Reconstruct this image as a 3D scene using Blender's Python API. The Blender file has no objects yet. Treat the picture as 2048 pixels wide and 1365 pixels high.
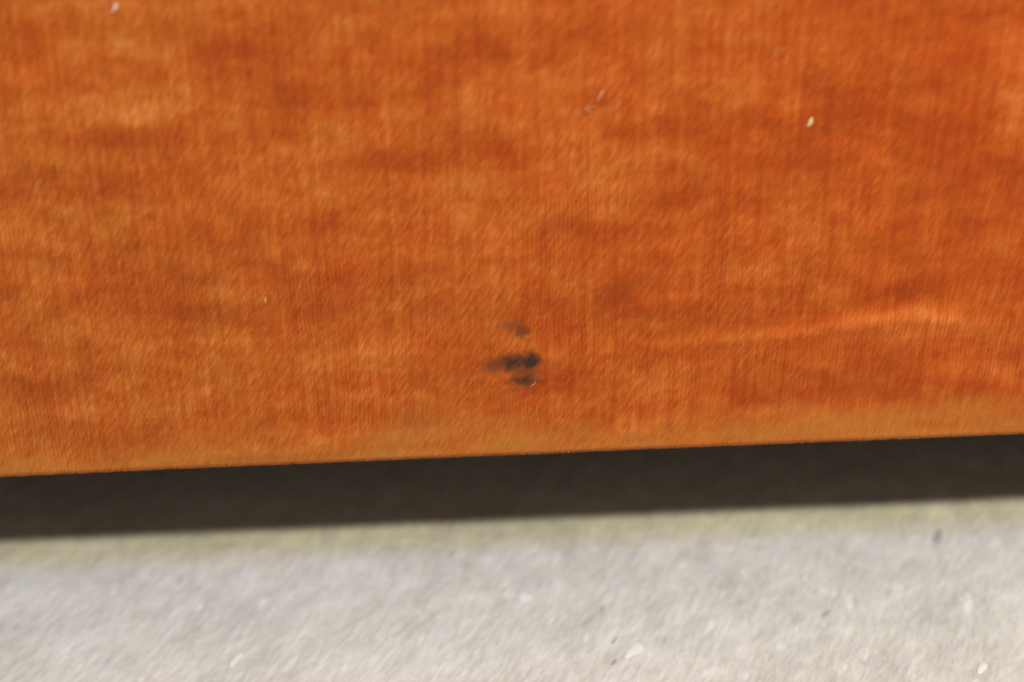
import bpy, math
import numpy as np
from mathutils import Vector, Matrix

scene = bpy.context.scene
MM = 0.001
EDGE = 0.060            # height of the bottom edge of the upholstered base above the floor

# ------------------------------------------------------------------ camera
cam_data = bpy.data.cameras.new('camera')
cam = bpy.data.objects.new('camera', cam_data)
scene.collection.objects.link(cam)
scene.camera = cam
cam_data.lens = 60
cam_data.sensor_width = 36
cam_data.clip_start = 0.01
cam_data.clip_end = 50
pitch, roll = math.radians(30), math.radians(2.36)
fw = Vector((0, math.cos(pitch), -math.sin(pitch)))
r0 = Vector((1, 0, 0))
u0 = r0.cross(fw)
rr = r0 * math.cos(roll) - u0 * math.sin(roll)
uu = u0 * math.cos(roll) + r0 * math.sin(roll)
cam.matrix_world = Matrix(((rr.x, uu.x, -fw.x, 0.0), (rr.y, uu.y, -fw.y, -0.374989),
                           (rr.z, uu.z, -fw.z, 0.3108), (0, 0, 0, 1)))
cam_data.dof.use_dof = True
cam_data.dof.focus_distance = 0.437
cam_data.dof.aperture_fstop = 5.0

# ------------------------------------------------------------------ light
world = bpy.data.worlds.new('World')
scene.world = world
world.use_nodes = True
bg = world.node_tree.nodes['Background']
bg.inputs['Color'].default_value = (1.0, 0.91, 0.68, 1)
bg.inputs['Strength'].default_value = 0.42


def area(name, elev, azim, dist, size, power, colour):
    d = bpy.data.lights.new(name, 'AREA')
    d.shape = 'DISK'
    d.size = size
    d.energy = power
    d.color = colour
    o = bpy.data.objects.new(name, d)
    scene.collection.objects.link(o)
    # elev is measured in the vertical plane square to the panel
    v = Vector((math.tan(math.radians(azim)), -math.cos(math.radians(elev)), math.sin(math.radians(elev)))).normalized()
    aim = Vector((0, 0.02, 0.05))
    o.location = aim + v * dist
    o.rotation_euler = (-v).to_track_quat('-Z', 'Y').to_euler()
    return o


area('room_lamp', 48.3, 16, 1.4, 0.068, 22.6, (1.0, 0.93, 0.64))
area('window_light', 56.0, -8, 3.0, 0.46, 46, (0.44, 0.51, 1.0))

scene.view_settings.view_transform = 'Standard'
scene.view_settings.look = 'None'
scene.view_settings.exposure = 0
scene.view_settings.gamma = 1
scene.view_settings.use_curve_mapping = False


# ------------------------------------------------------------------ helpers
class N:
    """small node-tree writer"""
    def __init__(self, name):
        self.m = bpy.data.materials.new(name)
        self.m.use_nodes = True
        self.t = self.m.node_tree
        self.t.nodes.clear()
        self.out = self.t.nodes.new('ShaderNodeOutputMaterial')

    def new(self, typ, **kw):
        n = self.t.nodes.new(typ)
        for k, v in kw.items():
            setattr(n, k, v)
        return n

    def set(self, n, **kw):
        for k, v in kw.items():
            self.put(n.inputs[k.replace('_', ' ')], v)
        return n

    def put(self, sock, v):
        if isinstance(v, bpy.types.NodeSocket):
            self.t.links.new(v, sock)
        else:
            sock.default_value = v

    def math(self, op, a, b=0.0, c=0.0, clamp=False):
        n = self.new('ShaderNodeMath', operation=op, use_clamp=clamp)
        for s, v in zip(n.inputs, (a, b, c)):
            self.put(s, v)
        return n.outputs[0]

    def mul(self, a, b): return self.math('MULTIPLY', a, b)
    def add(self, a, b): return self.math('ADD', a, b)
    def mad(self, a, b, c): return self.math('MULTIPLY_ADD', a, b, c)

    def noise(self, vec, detail=2.0, rough=0.5, scale=1.0, colour=False):
        n = self.new('ShaderNodeTexNoise')
        self.put(n.inputs['Vector'], vec)
        n.inputs['Scale'].default_value = scale
        n.inputs['Detail'].default_value = detail
        n.inputs['Roughness'].default_value = rough
        return n.outputs['Color' if colour else 'Fac']

    def combine(self, x, y, z=0.0):
        n = self.new('ShaderNodeCombineXYZ')
        for s, v in zip(n.inputs, (x, y, z)):
            self.put(s, v)
        return n.outputs[0]

    def ramp(self, fac, stops, interp='EASE'):
        n = self.new('ShaderNodeValToRGB')
        cr = n.color_ramp
        cr.interpolation = interp
        while len(cr.elements) < len(stops):
            cr.elements.new(0.5)
        for e, (p, c) in zip(cr.elements, stops):
            e.position = p
            e.color = (*c, 1)
        self.put(n.inputs['Fac'], fac)
        return n.outputs['Color']

    def mix(self, fac, a, b, mode='MIX'):
        n = self.new('ShaderNodeMix', data_type='RGBA', blend_type=mode)
        self.put(n.inputs['Factor'], fac)
        for s, v in ((n.inputs[6], a), (n.inputs[7], b)):
            self.put(s, (*v, 1) if isinstance(v, tuple) else v)
        return n.outputs[2]

    def bsdf(self, colour, rough=0.9, spec=0.2, normal=None, sheen=0.0, tint=None, sheen_rough=0.4):
        b = self.new('ShaderNodeBsdfPrincipled')
        self.put(b.inputs['Base Color'], (*colour, 1) if isinstance(colour, tuple) else colour)
        self.put(b.inputs['Roughness'], rough)
        b.inputs['Specular IOR Level'].default_value = spec
        if normal is not None:
            self.put(b.inputs['Normal'], normal)
        if not isinstance(sheen, float) or sheen > 0:
            self.put(b.inputs['Sheen Weight'], sheen)
            b.inputs['Sheen Roughness'].default_value = sheen_rough
            b.inputs['Sheen Tint'].default_value = (*tint, 1)
        self.t.links.new(b.outputs[0], self.out.inputs['Surface'])
        return self.m

    def bump(self, height, strength, dist):
        n = self.new('ShaderNodeBump')
        n.inputs['Strength'].default_value = strength
        n.inputs['Distance'].default_value = dist
        self.put(n.inputs['Height'], height)
        return n.outputs[0]

    def coords(self):
        """object coordinates in millimetres, split"""
        tc = self.new('ShaderNodeTexCoord')
        s = self.new('ShaderNodeSeparateXYZ')
        self.t.links.new(tc.outputs['Object'], s.inputs[0])
        return [self.mul(s.outputs[i], 1000.0) for i in range(3)]


def mesh_np(name, verts, faces, mat, parent=None, attrs=None, smooth=True):
    me = bpy.data.meshes.new(name)
    nv, nf, k = len(verts), len(faces), faces.shape[1]
    me.vertices.add(nv)
    me.vertices.foreach_set('co', np.ascontiguousarray(verts, dtype=np.float32).ravel())
    me.loops.add(nf * k)
    me.loops.foreach_set('vertex_index', np.ascontiguousarray(faces, dtype=np.int32).ravel())
    me.polygons.add(nf)
    me.polygons.foreach_set('loop_start', np.arange(0, nf * k, k, dtype=np.int32))
    me.update(calc_edges=True)
    me.polygons.foreach_set('use_smooth', np.full(nf, smooth))
    for a, v in (attrs or {}).items():
        at = me.attributes.new(a, 'FLOAT', 'POINT')
        at.data.foreach_set('value', np.ascontiguousarray(v, dtype=np.float32).ravel())
    me.materials.append(mat)
    me.validate()
    o = bpy.data.objects.new(name, me)
    scene.collection.objects.link(o)
    if parent:
        o.parent = parent
    return o


def grid_faces(nr, nc):
    i = np.arange(nr - 1)[:, None] * nc + np.arange(nc - 1)[None, :]
    return np.stack([i, i + 1, i + nc + 1, i + nc], -1).reshape(-1, 4)


def box(name, lo, hi, mat, parent=None):
    (a, b, c), (d, e, f) = lo, hi
    v = np.array([(a, b, c), (d, b, c), (d, e, c), (a, e, c), (a, b, f), (d, b, f), (d, e, f), (a, e, f)])
    q = np.array([(0, 3, 2, 1), (4, 5, 6, 7), (0, 1, 5, 4), (1, 2, 6, 5), (2, 3, 7, 6), (3, 0, 4, 7)])
    return mesh_np(name, v, q, mat, parent, smooth=False)


def tag(o, label, cat, group=None):
    o['label'] = label
    o['category'] = cat
    if group:
        o['group'] = group
    return o


rng = np.random.default_rng(7)


def vnoise(x, z, sx, sz, seed):
    """smooth value noise on scaled coordinates"""
    g = np.random.default_rng(seed).uniform(-1, 1, (256, 256))
    a, b = x / sx + 1000, z / sz + 1000
    i, j = np.floor(a).astype(int), np.floor(b).astype(int)
    f, h = a - i, b - j
    f, h = f * f * (3 - 2 * f), h * h * (3 - 2 * h)
    i0, i1, j0, j1 = i % 256, (i + 1) % 256, j % 256, (j + 1) % 256
    return (g[i0, j0] * (1 - f) + g[i1, j0] * f) * (1 - h) + (g[i0, j1] * (1 - f) + g[i1, j1] * f) * h


# ------------------------------------------------------------------ materials
def velvet_material():
    n = N('orange_velvet')
    x, y, z = n.coords()
    att = lambda a: n.set(n.new('ShaderNodeAttribute', attribute_name=a)).outputs['Fac']
    nap_and_light, stain, wear = att('nap_and_light'), att('stain'), att('wear')
    # pile strands lie over towards the upper right
    ca, sa = math.cos(math.radians(60)), math.sin(math.radians(60))
    along = n.add(n.mul(x, ca), n.mul(z, sa))
    across = n.add(n.mul(x, -sa), n.mul(z, ca))
    fine = n.noise(n.combine(n.mul(across, 2.1), n.mul(along, 0.38)), 3, 0.6)
    s1 = n.noise(n.combine(n.mul(across, 1.15), n.mul(along, 0.20), 4.0), 2, 0.6)
    cb, sb = math.cos(math.radians(77)), math.sin(math.radians(77))
    s2 = n.noise(n.combine(n.mul(n.add(n.mul(x, -sb), n.mul(z, cb)), 0.95), n.mul(n.add(n.mul(x, cb), n.mul(z, sb)), 0.11), 14.0), 2, 0.6)
    turn = n.math('MULTIPLY_ADD', n.add(x, n.mul(z, -0.5)), 0.012, -0.05, clamp=True)   # the pile leans less towards the right
    strand = n.add(n.mul(s1, n.math('SUBTRACT', 1.0, turn)), n.mul(s2, turn))
    low = n.math('MULTIPLY_ADD', z, -0.005, 0.55, clamp=True)                         # the ground weave shows more near the hem
    rib_mask = n.add(n.noise(n.combine(n.mul(x, 0.035), n.mul(z, 0.05), 7.0), 2, 0.5), n.mul(low, 0.32))
    wob = n.mul(n.noise(n.combine(n.mul(x, 0.05), n.mul(z, 0.06), 2.0), 1, 0.5), 3.0)
    ribs = n.math('SINE', n.mul(n.add(n.add(x, n.mul(z, -0.035)), wob), 2 * math.pi / 1.05))
    rib_amt = n.math('MULTIPLY_ADD', rib_mask, 4.0, -1.85, clamp=True)
    rib = n.mul(ribs, rib_amt)
    warp = n.noise(n.combine(n.mul(n.add(x, n.mul(z, -0.03)), 0.62), n.mul(z, 0.022), 11.0), 3, 0.6)      # long vertical threads
    weft = n.noise(n.combine(n.mul(x, 0.045), n.mul(z, 0.30), 5.0), 4, 0.6)       # horizontal crush marks
    cloud = n.noise(n.combine(n.mul(x, 0.10), n.mul(z, 0.14), 9.0), 3, 0.55)
    f = n.mad(nap_and_light, 0.215, 0.5)
    f = n.add(f, n.mad(weft, 0.20, -0.10))
    f = n.add(f, n.mad(cloud, 0.54, -0.27))
    f = n.add(f, n.mad(fine, 0.54, -0.27))
    f = n.add(f, n.mad(strand, 0.62, -0.31))
    f = n.add(f, n.mad(warp, 0.52, -0.26))
    f = n.add(f, n.mul(rib, 0.068))
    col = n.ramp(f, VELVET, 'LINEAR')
    hue = n.noise(n.combine(n.mul(across, 0.9), n.mul(along, 0.3), 21.0), 3, 0.65)
    hue2 = n.noise(n.combine(n.mul(x, 0.06), n.mul(z, 0.08), 25.0), 2, 0.5)
    fadex = n.add(n.mul(x, -0.0016), n.mul(z, -0.0004))                                # dye more faded towards the left
    hfac = n.math('MULTIPLY_ADD', n.add(n.add(hue, n.mul(hue2, 0.8)), fadex), 1.7, -0.98, clamp=True)
    col = n.mix(hfac, col, n.mix(1.0, col, (0.93, 1.34, 1.45), 'MULTIPLY'))
    # worn, browned pile along the bottom hem
    wf = n.math('MULTIPLY', wear, n.mad(weft, 0.9, 0.45), clamp=True)
    tan = n.mix(n.math('MULTIPLY_ADD', n.add(strand, fine), 1.5, -1.0, clamp=True), tuple(c * 0.80 for c in TAN), tuple(c * 1.22 for c in TAN))
    tan = n.mix(n.math('MULTIPLY_ADD', rib, 0.14, 0.14, clamp=True), tan, tuple(c * 0.7 for c in TAN))
    col = n.mix(wf, col, tan)
    # black scuff
    sf = n.math('MULTIPLY', stain, n.mad(n.add(strand, fine), 1.0, 0.12), clamp=True)
    col = n.mix(sf, col, (0.034, 0.021, 0.014))
    hgt = n.add(n.add(n.mul(fine, 0.5), n.mul(strand, 0.9)), n.add(n.mul(rib, 0.10), n.mul(warp, 0.25)))
    nor = n.bump(hgt, 0.6, 0.00045)
    sh = n.math('MULTIPLY', n.math('SUBTRACT', 1.0, sf), 0.22)
    return n.bsdf(col, 0.95, 0.08, nor, sh, (1.0, 0.50, 0.22), 0.45)


VELVET = [(0.0, (0.188, 0.023, 0.003)), (0.30, (0.258, 0.036, 0.005)), (0.52, (0.325, 0.057, 0.0075)),
          (0.75, (0.40, 0.092, 0.017)), (1.0, (0.50, 0.155, 0.043))]
TAN = (0.315, 0.112, 0.021)


def concrete_material():
    n = N('pale_concrete')
    x, y, z = n.coords()
    ca, sa = math.cos(math.radians(66)), math.sin(math.radians(66))
    along = n.add(n.mul(x, ca), n.mul(y, sa))
    across = n.add(n.mul(x, -sa), n.mul(y, ca))
    fine = n.noise(n.combine(n.mul(across, 0.62), n.mul(along, 0.17)), 3, 0.6)
    mid = n.noise(n.combine(n.mul(across, 0.16), n.mul(along, 0.07), 3.0), 3, 0.55)
    big = n.noise(n.combine(n.mul(x, 0.030), n.mul(y, 0.035), 6.0), 3, 0.5)
    f = n.add(n.add(n.mad(fine, 1.15, -0.575), n.mad(mid, 1.1, -0.55)), n.mad(big, 0.8, 0.1))
    col = n.ramp(f, CONC, 'LINEAR')
    hue = n.noise(n.combine(n.mul(across, 0.30), n.mul(along, 0.08), 8.0), 3, 0.6)
    col = n.mix(n.math('MULTIPLY_ADD', hue, 2.2, -0.7, clamp=True), col,
                n.mix(1.0, col, (0.965, 0.985, 1.06), 'MULTIPLY'))
    pale = n.noise(n.combine(n.mul(across, 0.26), n.mul(along, 0.10), 13.0), 2, 0.5)
    col = n.mix(n.math('MULTIPLY_ADD', pale, 4.0, -2.45, clamp=True), col, (0.70, 0.725, 0.71))
    pit = n.noise(n.combine(n.mul(across, 0.42), n.mul(along, 0.13), 17.0), 2, 0.5)
    col = n.mix(n.math('MULTIPLY_ADD', pit, 4.0, -2.85, clamp=True), col, (0.34, 0.335, 0.34))
    nor = n.bump(n.add(fine, mid), 0.6, 0.0008)
    return n.bsdf(col, 0.75, 0.25, nor)


CONC = [(0.08, (0.405, 0.390, 0.360)), (0.5, (0.515, 0.498, 0.465)), (0.92, (0.62, 0.60, 0.575))]


def plain(name, colour, rough=0.85, spec=0.2, var=0.25, scale=2.0):
    n = N(name)
    x, y, z = n.coords()
    k = n.noise(n.combine(n.mul(x, scale), n.mul(y, scale), n.mul(z, scale)), 3, 0.6)
    dark = tuple(c * (1 - var) for c in colour)
    return n.bsdf(n.mix(k, dark, colour), rough, spec)


velvet = velvet_material()
concrete = concrete_material()
fringe_mat = plain('loose_velvet_pile', (0.34, 0.095, 0.018))
lining = plain('black_dust_cover_cloth', (0.020, 0.018, 0.016))
leg_wood = plain('dark_leg_wood', (0.05, 0.028, 0.015), 0.5, 0.4)
white_lint = plain('white_lint', (0.66, 0.48, 0.38))
pale_lint = plain('pale_pinkish_lint', (0.48, 0.19, 0.09))
pink_lint = plain('dull_pink_lint', (0.42, 0.12, 0.045))
grey_lint = plain('grey_lint', (0.22, 0.19, 0.19))
cream = plain('cream_crumb', (0.58, 0.42, 0.21))
chalk = plain('white_chalk', (0.71, 0.71, 0.71))
warm_chalk = plain('warm_white_chalk', (0.72, 0.67, 0.58))
grit = plain('grey_grit', (0.35, 0.34, 0.335))
rust = plain('orange_fluff', (0.55, 0.26, 0.13))

# ------------------------------------------------------------------ floor
NX = np.concatenate([np.linspace(-3, -0.2, 12)[:-1], np.linspace(-0.2, 0.2, 161), np.linspace(0.2, 3, 12)[1:]])
NY = np.concatenate([np.linspace(-3, -0.06, 12)[:-1], np.linspace(-0.06, 0.12, 91), np.linspace(0.12, 2, 10)[1:]])
gx, gy = np.meshgrid(NX, NY)
gz = 0.00012 * vnoise(gx * 1e3, gy * 1e3, 7, 9, 3) + 0.0001 * vnoise(gx * 1e3, gy * 1e3, 18, 22, 4)
floor = mesh_np('floor', np.stack([gx, gy, gz], -1).reshape(-1, 3), grid_faces(len(NY), len(NX)), concrete)
floor['kind'] = 'structure'

# ------------------------------------------------------------------ upholstered base
# crushed-pile patches, plus dark ones painting shade above the crease: x, height above hem, half-width, half-height (mm), + lifted / - flattened
NAP_AND_SHADE = [(-83.6,117.5,6.8,1.4,0.50), (-92.0,114.8,10.3,2.4,0.30), (-77.2,113.6,4.6,1.8,0.40),
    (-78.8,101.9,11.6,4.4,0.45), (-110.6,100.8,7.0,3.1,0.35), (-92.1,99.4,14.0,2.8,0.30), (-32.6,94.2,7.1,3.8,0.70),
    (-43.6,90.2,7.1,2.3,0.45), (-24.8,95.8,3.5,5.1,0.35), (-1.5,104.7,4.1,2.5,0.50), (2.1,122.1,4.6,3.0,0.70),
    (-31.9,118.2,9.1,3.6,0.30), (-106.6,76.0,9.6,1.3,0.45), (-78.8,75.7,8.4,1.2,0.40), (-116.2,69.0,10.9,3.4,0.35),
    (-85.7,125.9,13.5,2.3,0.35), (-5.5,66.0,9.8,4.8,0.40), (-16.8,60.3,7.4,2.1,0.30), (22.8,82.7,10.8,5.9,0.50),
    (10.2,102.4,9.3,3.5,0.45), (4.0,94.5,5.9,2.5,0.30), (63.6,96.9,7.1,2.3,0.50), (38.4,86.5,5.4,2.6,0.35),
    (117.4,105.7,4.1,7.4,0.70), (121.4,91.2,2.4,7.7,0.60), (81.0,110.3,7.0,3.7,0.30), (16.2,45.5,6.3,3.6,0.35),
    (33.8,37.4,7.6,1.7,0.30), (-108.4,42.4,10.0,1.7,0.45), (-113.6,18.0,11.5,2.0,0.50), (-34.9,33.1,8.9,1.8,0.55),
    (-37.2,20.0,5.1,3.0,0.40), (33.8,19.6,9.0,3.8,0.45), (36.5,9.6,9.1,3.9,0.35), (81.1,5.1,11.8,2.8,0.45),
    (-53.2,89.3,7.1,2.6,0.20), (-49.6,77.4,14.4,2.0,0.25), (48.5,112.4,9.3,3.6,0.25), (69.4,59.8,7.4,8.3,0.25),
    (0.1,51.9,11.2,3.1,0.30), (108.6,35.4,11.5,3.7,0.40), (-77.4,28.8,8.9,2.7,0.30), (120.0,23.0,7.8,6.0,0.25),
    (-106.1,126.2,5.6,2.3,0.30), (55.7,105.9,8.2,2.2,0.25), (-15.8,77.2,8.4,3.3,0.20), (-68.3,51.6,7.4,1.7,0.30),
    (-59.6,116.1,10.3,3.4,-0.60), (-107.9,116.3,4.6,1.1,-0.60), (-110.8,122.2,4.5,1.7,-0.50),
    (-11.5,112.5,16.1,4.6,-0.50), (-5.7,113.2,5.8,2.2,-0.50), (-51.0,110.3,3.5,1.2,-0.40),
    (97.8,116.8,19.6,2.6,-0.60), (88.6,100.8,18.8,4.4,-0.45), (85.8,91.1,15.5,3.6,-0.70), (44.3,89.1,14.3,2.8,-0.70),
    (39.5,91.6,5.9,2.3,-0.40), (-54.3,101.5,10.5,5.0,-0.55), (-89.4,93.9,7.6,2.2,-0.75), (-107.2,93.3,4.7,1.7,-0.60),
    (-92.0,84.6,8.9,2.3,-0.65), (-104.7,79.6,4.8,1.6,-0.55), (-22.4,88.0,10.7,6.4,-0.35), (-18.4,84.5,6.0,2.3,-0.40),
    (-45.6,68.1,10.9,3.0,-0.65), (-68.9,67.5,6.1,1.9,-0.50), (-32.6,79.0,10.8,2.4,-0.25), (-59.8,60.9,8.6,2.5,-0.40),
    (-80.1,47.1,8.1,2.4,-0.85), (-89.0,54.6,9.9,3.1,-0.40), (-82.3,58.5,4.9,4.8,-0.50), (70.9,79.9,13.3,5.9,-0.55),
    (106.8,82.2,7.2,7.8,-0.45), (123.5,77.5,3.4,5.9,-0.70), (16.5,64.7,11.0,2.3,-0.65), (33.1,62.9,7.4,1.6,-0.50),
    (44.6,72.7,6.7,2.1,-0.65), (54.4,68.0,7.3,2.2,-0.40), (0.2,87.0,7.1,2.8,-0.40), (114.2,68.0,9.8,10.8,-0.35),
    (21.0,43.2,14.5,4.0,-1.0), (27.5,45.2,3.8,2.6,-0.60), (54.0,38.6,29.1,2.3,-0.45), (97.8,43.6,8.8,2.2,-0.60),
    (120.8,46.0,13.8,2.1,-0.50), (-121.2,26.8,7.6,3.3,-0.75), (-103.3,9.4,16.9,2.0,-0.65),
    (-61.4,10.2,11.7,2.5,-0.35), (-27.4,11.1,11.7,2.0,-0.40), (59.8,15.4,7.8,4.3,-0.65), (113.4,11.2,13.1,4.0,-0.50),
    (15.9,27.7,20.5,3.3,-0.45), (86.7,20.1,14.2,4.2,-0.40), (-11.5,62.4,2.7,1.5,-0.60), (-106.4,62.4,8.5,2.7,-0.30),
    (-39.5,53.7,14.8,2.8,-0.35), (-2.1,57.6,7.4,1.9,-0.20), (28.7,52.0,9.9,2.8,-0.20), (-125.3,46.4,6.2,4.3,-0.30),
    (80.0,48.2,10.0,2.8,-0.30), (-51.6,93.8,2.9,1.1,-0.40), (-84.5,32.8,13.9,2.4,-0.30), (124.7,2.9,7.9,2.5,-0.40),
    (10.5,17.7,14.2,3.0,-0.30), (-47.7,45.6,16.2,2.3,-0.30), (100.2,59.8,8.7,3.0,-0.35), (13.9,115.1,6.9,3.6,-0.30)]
# black scuff marks on the pile, same layout
STAIN = [(-0.1,39.0,2.0,1.2,0.45), (2.4,37.0,1.3,1.0,0.60), (4.4,28.2,2.0,1.4,0.98), (5.6,28.9,1.3,0.9,0.80),
    (-1.0,27.9,2.1,1.5,0.86), (1.8,28.2,3.4,1.3,0.74), (-4.6,27.6,3.0,1.3,0.50), (2.7,25.2,3.0,1.8,0.55),
    (2.6,22.1,2.9,0.85,0.84), (4.6,22.6,1.4,1.3,0.70), (27.5,45.2,2.8,1.7,0.09), (-11.5,62.4,2.0,1.2,0.10),
    (0.6,21.7,1.3,0.9,0.50)]
CREASE = [(-5.6, 33.9), (20, 33.6), (47.7, 34.2), (73.0, 36.3), (88.1, 38.9), (104.4, 39.6), (117.2, 37.8), (129.8, 35.8), (150, 33.5)]

HALF, TOP, DEPTH = 0.78, 0.400, 0.70
xs = np.concatenate([np.linspace(-780, -160, 60)[:-1], np.arange(-160, 160.01, 0.32), np.linspace(160, 780, 60)[1:]])
# profile from top to underside: (outward, height above hem) in mm
zs = np.concatenate([np.linspace(TOP * 1e3 - 60, 150, 30)[:-1], np.arange(150, 1.5, -0.32)])
RAD = 1.5
ang = np.linspace(0, math.pi / 2, 9)


def smooth(t):
    t = np.clip(t, 0, 1)
    return t * t * (3 - 2 * t)


prof_out = 0.8 * smooth(1 - zs / 13.0)
flare0 = 0.8 * smooth(np.array([1 - 1.5 / 13.0]))[0]
out_r = flare0 - RAD + RAD * np.cos(ang)
z_r = RAD - RAD * np.sin(ang)
out_all = np.concatenate([prof_out, out_r, [flare0 - 6, flare0 - 25]])
z_all = np.concatenate([zs, z_r, [0.0, 0.3]])
X, Z = np.meshgrid(xs, z_all)
OUT = np.repeat(out_all[:, None], len(xs), 1)
fade = smooth((Z - 0.2) / 4)                # keep the rolled edge itself clean
disp = 0.40 * vnoise(X, Z, 26, 15, 11) + 0.16 * vnoise(X, Z, 11, 6, 12) + 0.05 * vnoise(X, Z, 3.5, 2.2, 13)
cx, cz = np.array(CREASE).T
zc = np.interp(X, cx, cz)
amp = np.interp(X, [-6, 30, 60, 85, 108, 125, 150], [0.12, 0.36, 0.56, 0.98, 0.75, 0.2, 0.0])
dz = Z - zc
disp = disp - 0.50 * amp * np.exp(-((dz - 1.4) / 3.4) ** 2) + 0.60 * amp * np.exp(-((dz + 3.8) / 2.3) ** 2)
# soft fullness at the right-hand side, where the cover begins to turn a padded corner
nap_and_light = np.zeros_like(X)
for (a, b, c, d, e) in NAP_AND_SHADE:
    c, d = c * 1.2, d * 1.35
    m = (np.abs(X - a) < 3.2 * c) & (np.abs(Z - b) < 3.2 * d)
    nap_and_light[m] += e * np.exp(-(((X[m] - a) / c) ** 2 + ((Z[m] - b) / d) ** 2) * 0.8)
nap_and_light += 0.7 * np.minimum(amp, 1) * np.exp(-((dz + 2.6) / 1.8) ** 2)       # highlight painted along the crease as paler pile
nap_and_light += 0.30 * vnoise(X, Z, 10, 5, 21) + 0.18 * vnoise(X, Z, 4, 2.6, 22)
stain = np.zeros_like(X)
wx = X + 1.1 * vnoise(X, Z, 1.9, 1.3, 31) + 0.55 * vnoise(X, Z, 0.7, 0.9, 33) - 0.12 * (Z - 28)
wz = Z + 0.6 * vnoise(X, Z, 1.6, 1.5, 32)
for (a, b, c, d, e) in STAIN:
    a, c = 1.9 + (a - 1.9) * 0.9, c * 0.88
    m = (np.abs(X - a) < 6 * c) & (np.abs(Z - b) < 6 * d)
    q = 0.62 * ((wx[m] - (a - 0.12 * (b - 28))) / c) ** 2 + 0.45 * ((wz[m] - b) / d) ** 2
    stain[m] = np.maximum(stain[m], e * np.exp(-(0.62 * q) ** 1.6))
disp -= 0.35 * stain
wear = smooth((14.5 + 4.0 * vnoise(X, Z * 0, 24, 5, 41) + 2.2 * vnoise(X, Z, 9, 3.5, 45) - Z) / 11.0) * (0.72 + 0.28 * vnoise(X, Z, 16, 4, 42))
sag = -0.45 * smooth((-40 - X) / 100) + 0.22 * vnoise(X, Z * 0, 55, 5, 43) + 0.06 * vnoise(X, Z * 0, 9, 5, 44)
ZZ = Z + sag * smooth(1 - Z / 60)
Y = -(OUT + disp * fade)
V = np.stack([X * MM, Y * MM, ZZ * MM], -1)

sofa = bpy.data.objects.new('sofa', None)
scene.collection.objects.link(sofa)
tag(sofa, 'low sofa base covered in worn orange velvet with a black scuff above its hem', 'sofa')
LIFT = np.array([0, 0, EDGE])
split = int(np.argmin(np.abs(z_all[:len(zs)] - 8.5)))


def cover(name, a, b):
    att = {k: v[a:b].ravel() for k, v in (('nap_and_light', nap_and_light), ('stain', stain), ('wear', wear))}
    f = grid_faces(b - a, len(xs))[:, ::-1]
    return mesh_np(name, (V[a:b] + LIFT).reshape(-1, 3), f, velvet, sofa, att)


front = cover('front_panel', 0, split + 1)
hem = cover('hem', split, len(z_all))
hem['label'] = 'browned, worn velvet hem rolled under the bottom edge'

# loose pile standing off the rolled edge
def pile_fringe(count):
    px = rng.uniform(-170, 170, count)
    jj = np.searchsorted(xs, px).clip(0, len(xs) - 1)
    th = rng.uniform(0.55, 1.35, count)
    i0 = len(zs)
    kk = (i0 + np.round(th / (math.pi / 2) * 8)).astype(int).clip(i0, i0 + 8)
    root = V[kk, jj] + LIFT
    ln = rng.uniform(0.15, 0.6, count) * MM
    d = np.stack([rng.normal(0.15, 0.35, count), -np.cos(th), -np.sin(th)], -1)
    d /= np.linalg.norm(d, axis=1)[:, None]
    w = np.array([0.035 * MM, 0, 0])
    mid = root + d * ln[:, None] * 0.55
    tip = root + d * ln[:, None] + np.array([0.1 * MM, 0, -0.06 * MM])
    v = np.stack([root - w, root + w, mid + w * 0.8, mid - w * 0.8, tip + w * 0.3, tip - w * 0.3], 1).reshape(-1, 3)
    q = np.array([[0, 1, 2, 3], [3, 2, 4, 5]])
    f = (np.arange(count)[:, None, None] * 6 + q[None]).reshape(-1, 4)
    o = mesh_np('pile_fringe', v, f, fringe_mat, sofa)
    o['kind'] = 'stuff'


pile_fringe(9000)
TOPZ = EDGE + TOP - 0.06
box('seat_deck', (-HALF, 0.0, TOPZ), (HALF, DEPTH, TOPZ + 0.03), velvet, sofa)
box('side_panel', (-HALF, 0.003, EDGE + 0.001), (-HALF + 0.02, DEPTH, TOPZ - 0.001), velvet, sofa)
box('side_panel', (HALF - 0.02, 0.003, EDGE + 0.001), (HALF, DEPTH, TOPZ - 0.001), velvet, sofa)
box('back_panel', (-HALF + 0.021, DEPTH - 0.02, EDGE + 0.001), (HALF - 0.021, DEPTH, TOPZ - 0.001), velvet, sofa)
box('dust_cover', (-HALF + 0.021, 0.018, EDGE + 0.002), (HALF - 0.021, DEPTH - 0.021, EDGE + 0.006), lining, sofa)


def leg(x, y):
    k = 24
    t = np.linspace(0, 2 * math.pi, k, endpoint=False)
    rings = [(0.015, 0.0), (0.017, 0.003), (0.022, EDGE - 0.004), (0.022, EDGE + 0.0015)]
    v = [(x + r * math.cos(a), y + r * math.sin(a), h) for r, h in rings for a in t]
    f = [(i * k + j, i * k + (j + 1) % k, (i + 1) * k + (j + 1) % k, (i + 1) * k + j) for i in range(3) for j in range(k)]
    mesh_np('leg', np.array(v), np.array(f), leg_wood, sofa)


for lx in (-0.70, 0.70):
    for ly in (0.08, 0.62):
        leg(lx, ly)


# ------------------------------------------------------------------ bits of lint, crumbs and grit
def panel_y(x, z):
    """y of the cover surface (mm) at x, height above hem"""
    j = int(np.argmin(np.abs(xs - x)))
    i = int(np.argmin(np.abs(zs - z)))
    return float(Y[i, j])


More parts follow.
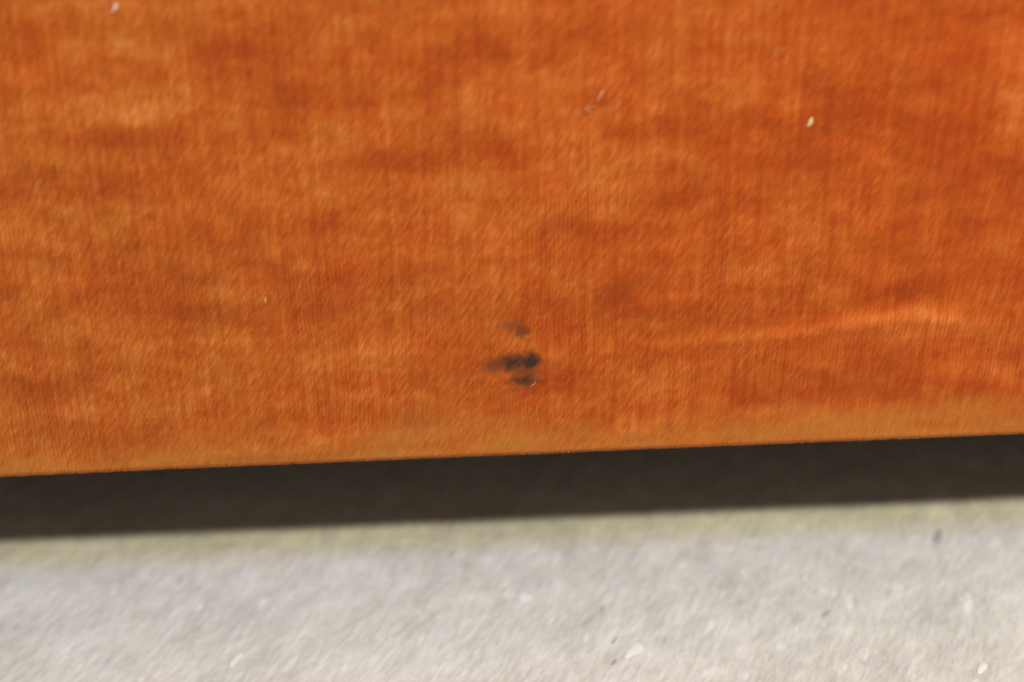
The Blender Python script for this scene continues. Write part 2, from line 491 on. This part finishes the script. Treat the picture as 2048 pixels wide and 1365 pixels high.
def speck(name, centre, size, axis_deg, plane, mat, label, cat, seed, group=None):
    """small irregular grain: size = length, width, thickness in mm, lying flat on its surface"""
    r = np.random.default_rng(seed)
    nu, nvv = 14, 9
    v, f = [], []
    lob = r.uniform(-0.22, 0.22, 4)
    for i in range(nvv):
        th = math.pi * i / (nvv - 1)
        for j in range(nu):
            ph = 2 * math.pi * j / nu
            k = 1 + lob[0] * math.cos(ph) + lob[1] * math.sin(2 * ph) + lob[2] * math.cos(3 * ph + 1) + lob[3] * math.sin(ph) * math.cos(th)
            v.append((math.sin(th) * math.cos(ph) * k * size[0] / 2, math.sin(th) * math.sin(ph) * k * size[1] / 2, math.cos(th) * size[2] / 2))
    for i in range(nvv - 1):
        for j in range(nu):
            f.append((i * nu + j, (i + 1) * nu + j, (i + 1) * nu + (j + 1) % nu, i * nu + (j + 1) % nu))
    o = mesh_np(name, np.array(v) * MM, np.array(f), mat)
    seat(o, centre, axis_deg, plane, size[2] * 0.35)
    return tag(o, label, cat, group)


def seat(o, centre, deg, plane, lift):
    a = math.radians(deg)
    if plane == 'panel':
        x, z = centre
        ex, ey = Vector((math.cos(a), 0, math.sin(a))), Vector((-math.sin(a), 0, math.cos(a)))
        n = Vector((0, -1, 0))
        loc = Vector((x, panel_y(x, z) - lift, z + EDGE * 1e3)) * MM
    else:
        x, y = centre
        ex, ey, n = Vector((math.cos(a), math.sin(a), 0)), Vector((-math.sin(a), math.cos(a), 0)), Vector((0, 0, 1))
        loc = Vector((x, y, lift + 0.05)) * MM
    ey = n.cross(ex)
    m = Matrix((ex, ey, n)).transposed().to_4x4()
    m.translation = loc
    o.matrix_world = m


def fibre(name, centre, length, thick, deg, plane, mat, label, bend=0.15, strands=1, spread=0.0, seed=0, cat='lint', group=None):
    """one or several fine curved threads, each a thin tube, as one tuft"""
    r = np.random.default_rng(seed + 50)
    v, f = [], []
    for s in range(strands):
        off = r.uniform(-1, 1, 2) * spread
        da = r.uniform(-0.5, 0.5) if strands > 1 else 0
        ln = length * (r.uniform(0.6, 1.1) if strands > 1 else 1)
        bd = bend * r.choice([-1, 1]) if strands > 1 else bend
        k, m = 9, 6
        base = len(v)
        for i in range(k):
            t = i / (k - 1) * 2 - 1
            px, py = t * ln / 2, bd * ln * (1 - t * t)
            px, py = px * math.cos(da) - py * math.sin(da) + off[0], px * math.sin(da) + py * math.cos(da) + off[1]
            rad = thick / 2 * (1 - 0.6 * abs(t) ** 2)
            for j in range(m):
                q = 2 * math.pi * j / m
                v.append((px, py + rad * math.cos(q), rad * math.sin(q) + s * thick * 0.25))
        for i in range(k - 1):
            for j in range(m):
                f.append((base + i * m + j, base + i * m + (j + 1) % m, base + (i + 1) * m + (j + 1) % m, base + (i + 1) * m + j))
    o = mesh_np(name, np.array(v) * MM, np.array(f), mat)
    seat(o, centre, deg, plane, thick * 0.45)
    return tag(o, label, cat, group)


speck('crumb', (72.8, 90.7), (2.5, 1.15, 0.8), 57, 'panel', cream, 'cream oblong crumb stuck to the orange velvet, upper right', 'crumb', 1)
fibre('lint_tuft', (-86.8, 126.0), 2.2, 0.42, 58, 'panel', white_lint, 'white lint tuft on the velvet at the top left', 0.04, 3, 0.35, 3)
fibre('lint_fibre', (-89.0, 126.2), 2.0, 0.22, 58, 'panel', pale_lint, 'faint pale fibre just left of the white tuft, top left', 0.03)
fibre('lint_fibre', (-88.7, 124.6), 2.0, 0.30, 60, 'panel', pale_lint, 'pale fibre just below the white tuft, top left', 0.03)
fibre('lint_fibre', (23.1, 99.7), 3.0, 0.24, 62, 'panel', white_lint, 'thin white straight fibre on the velvet, upper middle', 0.02)
fibre('lint_fibre', (27.2, 97.0), 3.0, 0.42, 60, 'panel', pale_lint, 'thicker pale fibre to the lower right of the thin white one', 0.04)
fibre('lint_tuft', (20.2, 96.4), 2.6, 0.5, 25, 'panel', pink_lint, 'faint pinkish fluff below the thin white fibre, upper middle', 0.1, 5, 0.5, 8)
fibre('lint_fibre', (29.4, 102.8), 1.9, 0.20, 58, 'panel', pale_lint, 'tiny faint fibre above the thicker pale fibre, upper middle', 0.05)
fibre('lint_fibre', (65.3, 109.2), 2.0, 0.28, 60, 'panel', pale_lint, 'faint pale fibre high above the cream crumb', 0.06)
fibre('lint_fibre', (-12.6, 114.4), 1.8, 0.20, 62, 'panel', pale_lint, 'tiny faint fibre near the top edge, left of the middle', 0.03)
speck('lint_speck', (-61.1, 48.8), (1.9, 0.7, 0.4), 72, 'panel', pale_lint, 'pale lint speck on the velvet, left of the black scuff', 'lint', 5)
fibre('lint_fibre', (-63.4, 50.2), 2.0, 0.22, 70, 'panel', pale_lint, 'faint fibre just left of the pale lint speck', 0.05)
fibre('lint_fibre', (4.9, 21.4), 2.4, 0.26, 45, 'panel', pale_lint, 'pale fibre along the lower right rim of the black scuff', -0.12)
fibre('lint_tuft', (101.0, 0.6), 2.2, 0.07, 80, 'panel', grey_lint, 'wisp of grey lint hanging from the hem, right side', 0.06, 4, 0.5, 12)

FL = 68
speck('chalk_fleck', (-80.4, -7.6), (7.0, 1.9, 0.4), FL - 4, 'floor', chalk, 'brightest white fleck on the concrete, bottom left', 'fleck', 21)
speck('chalk_fleck', (30.4, -9.9), (8.0, 3.6, 0.4), FL - 10, 'floor', chalk, 'broad white fleck on the concrete, bottom middle', 'fleck', 22)
speck('chalk_fleck', (0.7, 15.0), (4.0, 4.5, 0.12), FL, 'floor', chalk, 'white smear-like fleck on the concrete below the black scuff', 'fleck', 23)
speck('chalk_fleck', (82.3, 18.9), (3.6, 0.9, 0.4), FL, 'floor', warm_chalk, 'thin warm-white fleck on the concrete, right of the middle', 'fleck', 24)
speck('chalk_fleck', (123.0, -23.0), (5.0, 2.4, 0.5), FL, 'floor', chalk, 'white fleck on the concrete in the bottom right corner', 'fleck', 25)
speck('chalk_fleck', (-93.5, 16.6), (3.2, 1.3, 0.3), FL, 'floor', chalk, 'small white fleck above the brightest one, lower left', 'fleck', 26)
speck('chalk_fleck', (22.1, 46.3), (4.2, 1.6, 0.3), FL, 'floor', warm_chalk, 'pale fleck in the yellowish strip beside the shadow, middle', 'fleck', 27)
speck('chalk_fleck', (75.6, -4.3), (4.0, 0.7, 0.3), FL - 6, 'floor', chalk, 'thin white streak of chalk, bottom right of the middle', 'fleck', 28)
fibre('lint_fibre', (-137.2, 9.5), 16, 0.3, FL, 'floor', chalk, 'long pale fibre on the concrete at the far left', 0.02)
fibre('lint_fibre', (112.0, 14.6), 30, 0.24, 38, 'floor', chalk, 'long faint curved white fibre on the concrete, lower right', -0.10)
speck('grit_speck', (124.7, 34.7), (7, 2.4, 0.4), FL + 8, 'floor', grit, 'largest grey grit speck, near the shadow at the right', 'grit', 31)
speck('grit_speck', (85.8, 2.1), (4.0, 1.1, 0.5), FL - 18, 'floor', grit, 'dark grit speck on the concrete, lower right', 'grit', 32)
speck('grit_speck', (22.6, 8.0), (3.2, 0.7, 0.4), FL, 'floor', grit, 'thin grey grit speck on the concrete, lower middle', 'grit', 33)
speck('grit_speck', (24.6, -14.8), (2.8, 1.0, 0.4), FL - 15, 'floor', grit, 'grey grit speck beside the broad white fleck, bottom middle', 'grit', 34)
speck('grit_speck', (-20.5, 36.7), (3.6, 0.9, 0.4), FL, 'floor', grit, 'grey grit speck just below the shadow, left of the middle', 'grit', 35)
speck('grit_speck', (25.2, -5.6), (3.4, 0.6, 0.4), FL - 4, 'floor', grit, 'thin grit sliver above the broad white fleck', 'grit', 36)
speck('grit_speck', (-101.1, 28.8), (3.2, 0.8, 0.3), FL, 'floor', grit, 'small grey grit speck below the shadow, left side', 'grit', 37)
fibre('lint_fibre', (-127.4, 41.0), 9, 0.35, FL, 'floor', grit, 'dark thread on the concrete beside the shadow, far left', 0.05, cat='thread')
speck('orange_fluff', (-23.7, 54.5), (3.0, 1.0, 0.5), FL, 'floor', rust, 'tiny orange fluff at the shadow edge, left of the middle', 'lint', 41)
fibre('dust_fibre', (-48.2, 63.4), 6.0, 0.35, FL, 'floor', white_lint, 'dim dust fibre in the shadow under the hem, left', 0.06)
fibre('dust_fibre', (64.4, 65.8), 13, 0.40, 42, 'floor', white_lint, 'dim curved dust fibre in the shadow under the hem, right', 0.10)
